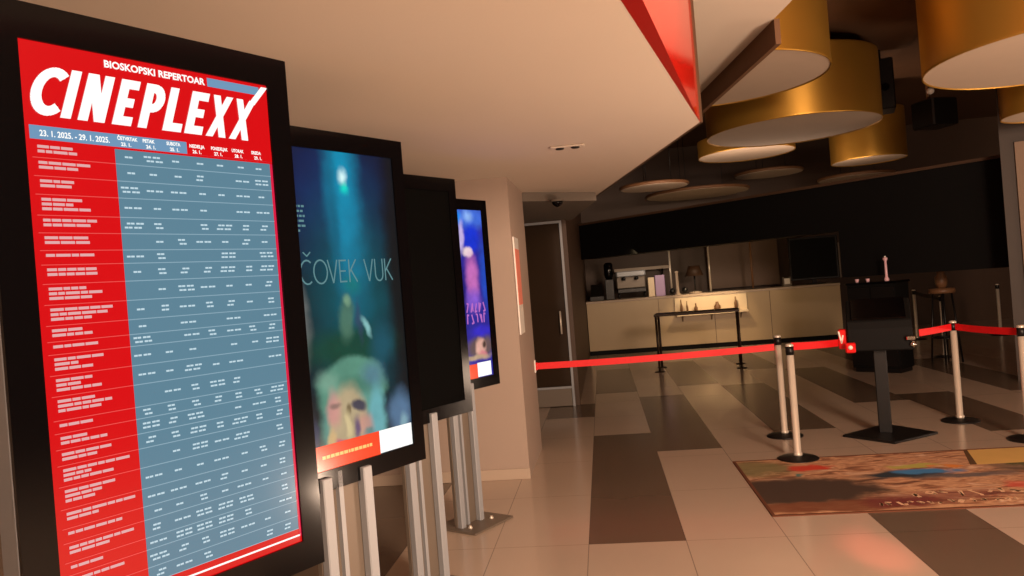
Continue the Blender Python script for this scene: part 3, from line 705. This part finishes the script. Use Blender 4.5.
# espresso machine
t = thing('coffee_machine', (.66, 17.0, 1.165), 0, 'steel and black coffee machine on the left of the counter', 'coffee machine')
MB().rbox(-.32, .32, 0, .45, .12, .22, .02).build('base', M['black_metal'], t)
MB().rbox(-.32, .32, .2, .45, .22, .50, .02).build('body', M['steel_plate'], t)
MB().rbox(-.32, .32, .02, .45, .48, .60, .025).build('cup_rack', M['alu'], t)
for sx in (-.16, .12): MB().lathe([(.04, 0), (.045, .05), (.03, .07)], (sx, .1, .40), 16).build('group_head', M['black_metal'], t)
for sx in (-.28, .28):
    for sy in (.06, .4): MB().lathe([(.02, 0), (.02, .12)], (sx, sy, 0), 10).build('foot', M['black_metal'], t)
t = thing('tall_grinder', (.18, 17.0, 1.165), 0, 'tall black grinder left of the coffee machine', 'grinder')
MB().rbox(-.1, .1, 0, .3, 0, .45, .015).build('body', M['black_metal'], t)
MB().lathe([(.06, .45), (.1, .52), (.1, .78), (.07, .82)], (0, .14, 0), 20).build('hopper', M['gloss_black'], t)
t = thing('cash_register', (-.12, 16.8, 1.165), 0, 'low black till at the left end of the counter', 'till')
MB().rbox(-.15, .16, 0, .35, 0, .1, .01).build('drawer_box', M['black_metal'], t)
MB().xprism([(.02, .1), (.3, .1), (.3, .36), (.2, .34)], -.12, .13).build('head', M['black_metal'], t)
t = tag(MB().rbox(-.11, .1, 0, .2, 0, .46, .01).build('lilac_box', M['lilac'], loc=(1.28, 17.0, 1.165)), 'lilac carton standing right of the coffee machine', 'carton')
t = tag(MB().rbox(-.07, .07, 0, .2, 0, .42, .01).build('cream_box', M['counter_panel'], loc=(1.09, 17.05, 1.165)), 'cream carton between the coffee machine and the lilac carton', 'carton')
t = thing('paper_lamp', (2.02, 17.0, 1.165), 0, 'dark shaded counter lamp with a pale foot beside the tap', 'lamp')
MB().lathe([(.14, 0), (.14, .03), (.02, .05)], (0, 0, 0), 20).build('foot', M['skirting'], t)
MB().lathe([(.018, .04), (.018, .4)], (0, 0, 0), 10).build('stem', M['black_metal'], t)
MB().lathe([(.2, .38), (.12, .6), (.11, .6), (.19, .38)], (0, 0, 0), 24).build('shade', M['brown'], t)
# slim posts up to the bulkhead
for (px, z0, z1, lb) in ((1.53, 1.165, 2.2, 'slim pale post on the counter left of the tap'), (2.37, 1.165, 2.2, 'slim pale post on the counter right of the tap'), (3.27, 1.165, 2.2, 'slim brownish post on the counter before the brown back panel')):
    o = thing('counter_post', (px, 17.15, z0), 0, lb, 'post', 'slim posts on the counter')
    MB().lathe([(.022, .012), (.022, z1-z0)], (0, 0, 0), 12).build('pole', M['steel'] if px < 3 else M['wood'], o)
    MB().lathe([(.06, 0), (.06, .012)], (0, 0, 0), 16).build('foot', M['black_metal'], o)
# back shelf with warm strip
t = thing('back_shelf', (.95, 18.35, 1.78), 0, 'brown wall shelf with pale edge above the coffee machine', 'shelf')
MB().box(-.62, .66, -.2, .24, 0, .05).build('board', M['counter'], t)
MB().box(-.62, .66, -.215, -.2, -.01, .06).build('edge_strip', M['skirting'], t)
for sx in (-.5, .5): MB().xprism([(-.15, 0), (.24, 0), (.24, -.22)], sx-.015, sx+.015).build('bracket', M['black_metal'], t)
struct(MB().box(2.5, 4.1, 18.3, 18.6, 1.2, 2.6).build('wall_back_panel', mat('mid brown panel', (104, 76, 54), .5, noise=.08)))
# monitor at the right end of the counter
t = thing('monitor', (4.55, 17.05, 1.165), 0, 'dark square monitor with grey sides at the right end of the counter', 'monitor')
MB().rbox(-.5, .52, 0, .07, .1, 1.02, .015).build('casing', M['black_metal'], t)
MB().rect(-.47, .47, .14, .98, -.002).build('screen', M['black'], t)
MB().box(.52, .545, -.01, .075, .1, .85).build('side_trim', M['steel_plate'], t)
MB().rbox(-.2, .2, -.06, .16, 0, .02, .006).box(-.04, .04, .03, .07, .02, .12).build('stand', M['black_metal'], t)
t = thing('napkin_holder', (3.93, 16.85, 1.165), 0, 'small grey napkin holder left of the monitor', 'holder')
MB().rbox(-.09, .09, 0, .16, 0, .05, .008).build('tray', M['steel_plate'], t)
MB().box(-.08, -.06, .02, .14, .05, .2).box(.06, .08, .02, .14, .05, .2).box(-.06, .06, .04, .12, .05, .17, 1).build('sides', [M['steel_plate'], M['white_plastic']], t)

# high bar table in front of the counter
t = thing('bar_table', (0, 0, 0), 0, 'high bar table of thin dark metal standing before the counter', 'table')
A0, A1 = Vector((.857, 12.98)), Vector((2.163, 12.80)); dv = (A1-A0).normalized(); nv = Vector((-dv.y, dv.x))*.62
c4 = [A0, A1, A1+nv, A0+nv]
tm = mat('dark bronze metal', (46, 30, 20), .45, .5, noise=.1)
MB().prism([tuple(c4[0]-dv*.03-nv*.04), tuple(c4[1]+dv*.03-nv*.04), tuple(c4[2]+dv*.03+nv*.04), tuple(c4[3]-dv*.03+nv*.04)], .925, .958).build('tabletop', tm, t)
for c in c4:
    l_ = MB().tube((c.x, c.y, .008), (c.x, c.y, .926), .02, 10).build('leg', tm, t)
    MB().lathe([(.085, 0), (.085, .008), (.03, .014)], (c.x, c.y, 0), 16).build('foot', tm, l_)
for (p, q) in ((c4[0], c4[3]), (c4[1], c4[2])): MB().bar((p.x, p.y, .2), (q.x, q.y, .2), .02, .02).build('stretcher', tm, t)

# black cabinet behind the podium, with small things on it
t = thing('bar_cabinet', (3.72, 11.3, 0), -.77, 'black cabinet under the low black panel behind the podium', 'cabinet')
MB().box(-.3, .38, 0, .4, .06, 1.25).build('body', M['black'], t)
MB().box(-.28, .36, .03, .38, 0, .06).build('plinth', M['black_metal'], t)
MB().rbox(-.32, .4, -.02, .42, 1.25, 1.28, .006).build('top', M['gloss_black'], t)
for k, sx in enumerate((-.14, .2)):
    d_ = MB().box(sx-.155, sx+.155, -.014, 0, .1, 1.2).build('door', M['black_metal'], t)
    MB().tube((sx+(.11 if k == 0 else -.11), -.035, .6), (sx+(.11 if k == 0 else -.11), -.035, .8), .008, 8).build('handle', M['steel'], d_)
t = thing('glass_bottle', (3.93, 11.15, 1.28), 0, 'slim pale pink bottle standing on the black cabinet', 'bottle')
MB().lathe([(.028, 0), (.034, .01), (.034, .03), (.018, .06), (.016, .28), (.03, .30), (.03, .325), (0, .33)], (0, 0, 0), 18).build('body', M['pink_glass'], t)
MB().lathe([(.012, .33), (.012, .35)], (0, 0, 0), 12).build('cap', M['white_plastic'], t)
for sx, lb in ((0, 'small pink glass at the left on the black cabinet'), (.11, 'small pink glass nearer the bottle on the black cabinet')):
    tag(MB().lathe([(.018, 0), (.03, .05), (.028, .05), (.015, .004)], (0, 0, 0), 14).build('shot_glass', M['pink_glass'], loc=(3.62+sx, 11.42-sx, 1.28)), lb, 'glass', 'small glasses on the cabinet')
# stool with a lamp-like pot in the dim bar
t = thing('bar_stool', (4.95, 11.9, 0), .3, 'dim brown bar stool beyond the red belt at the right', 'stool')
MB().lathe([(0, 1.02), (.17, 1.02), (.18, 1.05), (.17, 1.09), (0, 1.10)], (0, 0, 0), 24).build('seat', M['wood'], t)
for k in range(4):
    a_ = math.pi/4+k*math.pi/2
    MB().tube((.12*math.cos(a_), .12*math.sin(a_), 1.03), (.2*math.cos(a_), .2*math.sin(a_), 0), .014, 8).build('leg', M['black_metal'], t)
MB().lathe([(.165, .36), (.175, .37), (.165, .38), (.155, .37), (.165, .36)], (0, 0, 0), 24).build('footrest', M['black_metal'], t)
t = thing('clay_pot', (4.95, 11.9, 1.10), 0, 'small brown pot standing on the dim bar stool', 'pot')
MB().lathe([(.06, 0), (.085, .08), (.08, .16), (.05, .2), (.06, .24), (.05, .24), (.04, .2), (0, .18)], (0, 0, 0), 20).build('body', M['wood'], t)

# poster on the end of the beige wall
t = thing('wall_poster', (-.7125, 6.58, 0), .0, 'narrow white and coral poster on the end face of the beige wall', 'poster')
MB().box(0, .012, -.17, .16, 1.2, 2.03).build('board', M['white_plastic'], t)
MB().box(.011, .014, -.165, .155, 1.45, 1.93).build('coral_print', mat('coral print', (240, 140, 120), .5, noise=.1), t)

# ------------------------------------------------------------------ lights
def area(name, loc, target, sx, sy, power, col):
    l = bpy.data.lights.new(name, 'AREA'); l.shape = 'RECTANGLE'; l.size = sx; l.size_y = sy; l.energy = power; l.color = col
    o = bpy.data.objects.new(name, l); COL.objects.link(o); o.location = loc
    o.rotation_euler = (Vector(target)-Vector(loc)).to_track_quat('-Z', 'Y').to_euler(); return o
def spot(name, loc, target, power, col, ang, blend=.6, r=.05):
    l = bpy.data.lights.new(name, 'SPOT'); l.energy = power; l.color = col; l.spot_size = math.radians(ang); l.spot_blend = blend; l.shadow_soft_size = r
    o = bpy.data.objects.new(name, l); COL.objects.link(o); o.location = loc
    o.rotation_euler = (Vector(target)-Vector(loc)).to_track_quat('-Z', 'Y').to_euler(); return o
WARM = (1, .715, .52)
area('entrance_fill', (4.0, -3.4, 1.3), (2.2, 4.0, 2.3), 4.5, 1.8, 310, WARM)  # added warm fill behind the camera, not an opening
area('foyer_fill', (2.9, -1.1, 3.1), (2.3, 3.6, 0), 1.1, 1.1, 560, WARM)  # added unseen light from above, brightens the near floor
area('soffit_fill', (3.3, 2.98, .06), (3.0, 3.1, 3.0), .65, .65, 190, WARM)  # added upward fill to brighten the soffit and red fascia
area('void_fill', (6.6, 7.4, .1), (4.6, 8.6, 4.0), 1.3, 1.3, 90, WARM)  # added upward fill for the void ceiling and drums
spot('counter_spot', (2.3, 15.7, 2.0), (2.25, 16.4, .95), 85, (1, .72, .42), 75)
spot('bar_spot', (1.2, 15.9, 2.0), (1.0, 17.4, 1.45), 18, (1, .8, .62), 80)
area('counter_glow', (2.2, 14.6, 2.02), (2.2, 16.5, .6), 3.2, .3, 16, (1, .74, .40))
spot('red_floor_fill', (1.62, .4, 2.3), (1.385, 4.38, 0), 1100, (1, .16, .12), 5.2, .9)  # added unseen red light standing in for a red floor reflection
area('bulkhead_fill', (2.6, 13.4, 2.83), (2.6, 13.7, 4.6), 4.0, .25, 42, WARM)  # added upward fill that lifts the dark void and back wall

w = bpy.data.worlds.new('World'); S.world = w; w.use_nodes = True
w.node_tree.nodes['Background'].inputs['Color'].default_value = (.9, .62, .42, 1); w.node_tree.nodes['Background'].inputs['Strength'].default_value = .012

# ------------------------------------------------------------------ camera
cam = bpy.data.cameras.new('camera'); co = bpy.data.objects.new('camera', cam); COL.objects.link(co)
R = Vector((.99010560, .11559152, -.07955819)); U = Vector((.07900025, .00940747, .99683021)); F = Vector((-.11597356, .99325228, -.00018263))
mtx = Matrix((R, U, -F)).transposed().to_4x4(); mtx.translation = (0, 0, 1.6); co.matrix_world = mtx
cam.sensor_width = 36; cam.lens = 764.73/1024*36; cam.clip_start = .05; cam.clip_end = 100
S.camera = co
S.view_settings.view_transform = 'Standard'; S.view_settings.look = 'None'; S.view_settings.exposure = 0; S.view_settings.gamma = 1; S.view_settings.use_curve_mapping = False
try: S.cycles.use_denoising = True
except Exception: pass
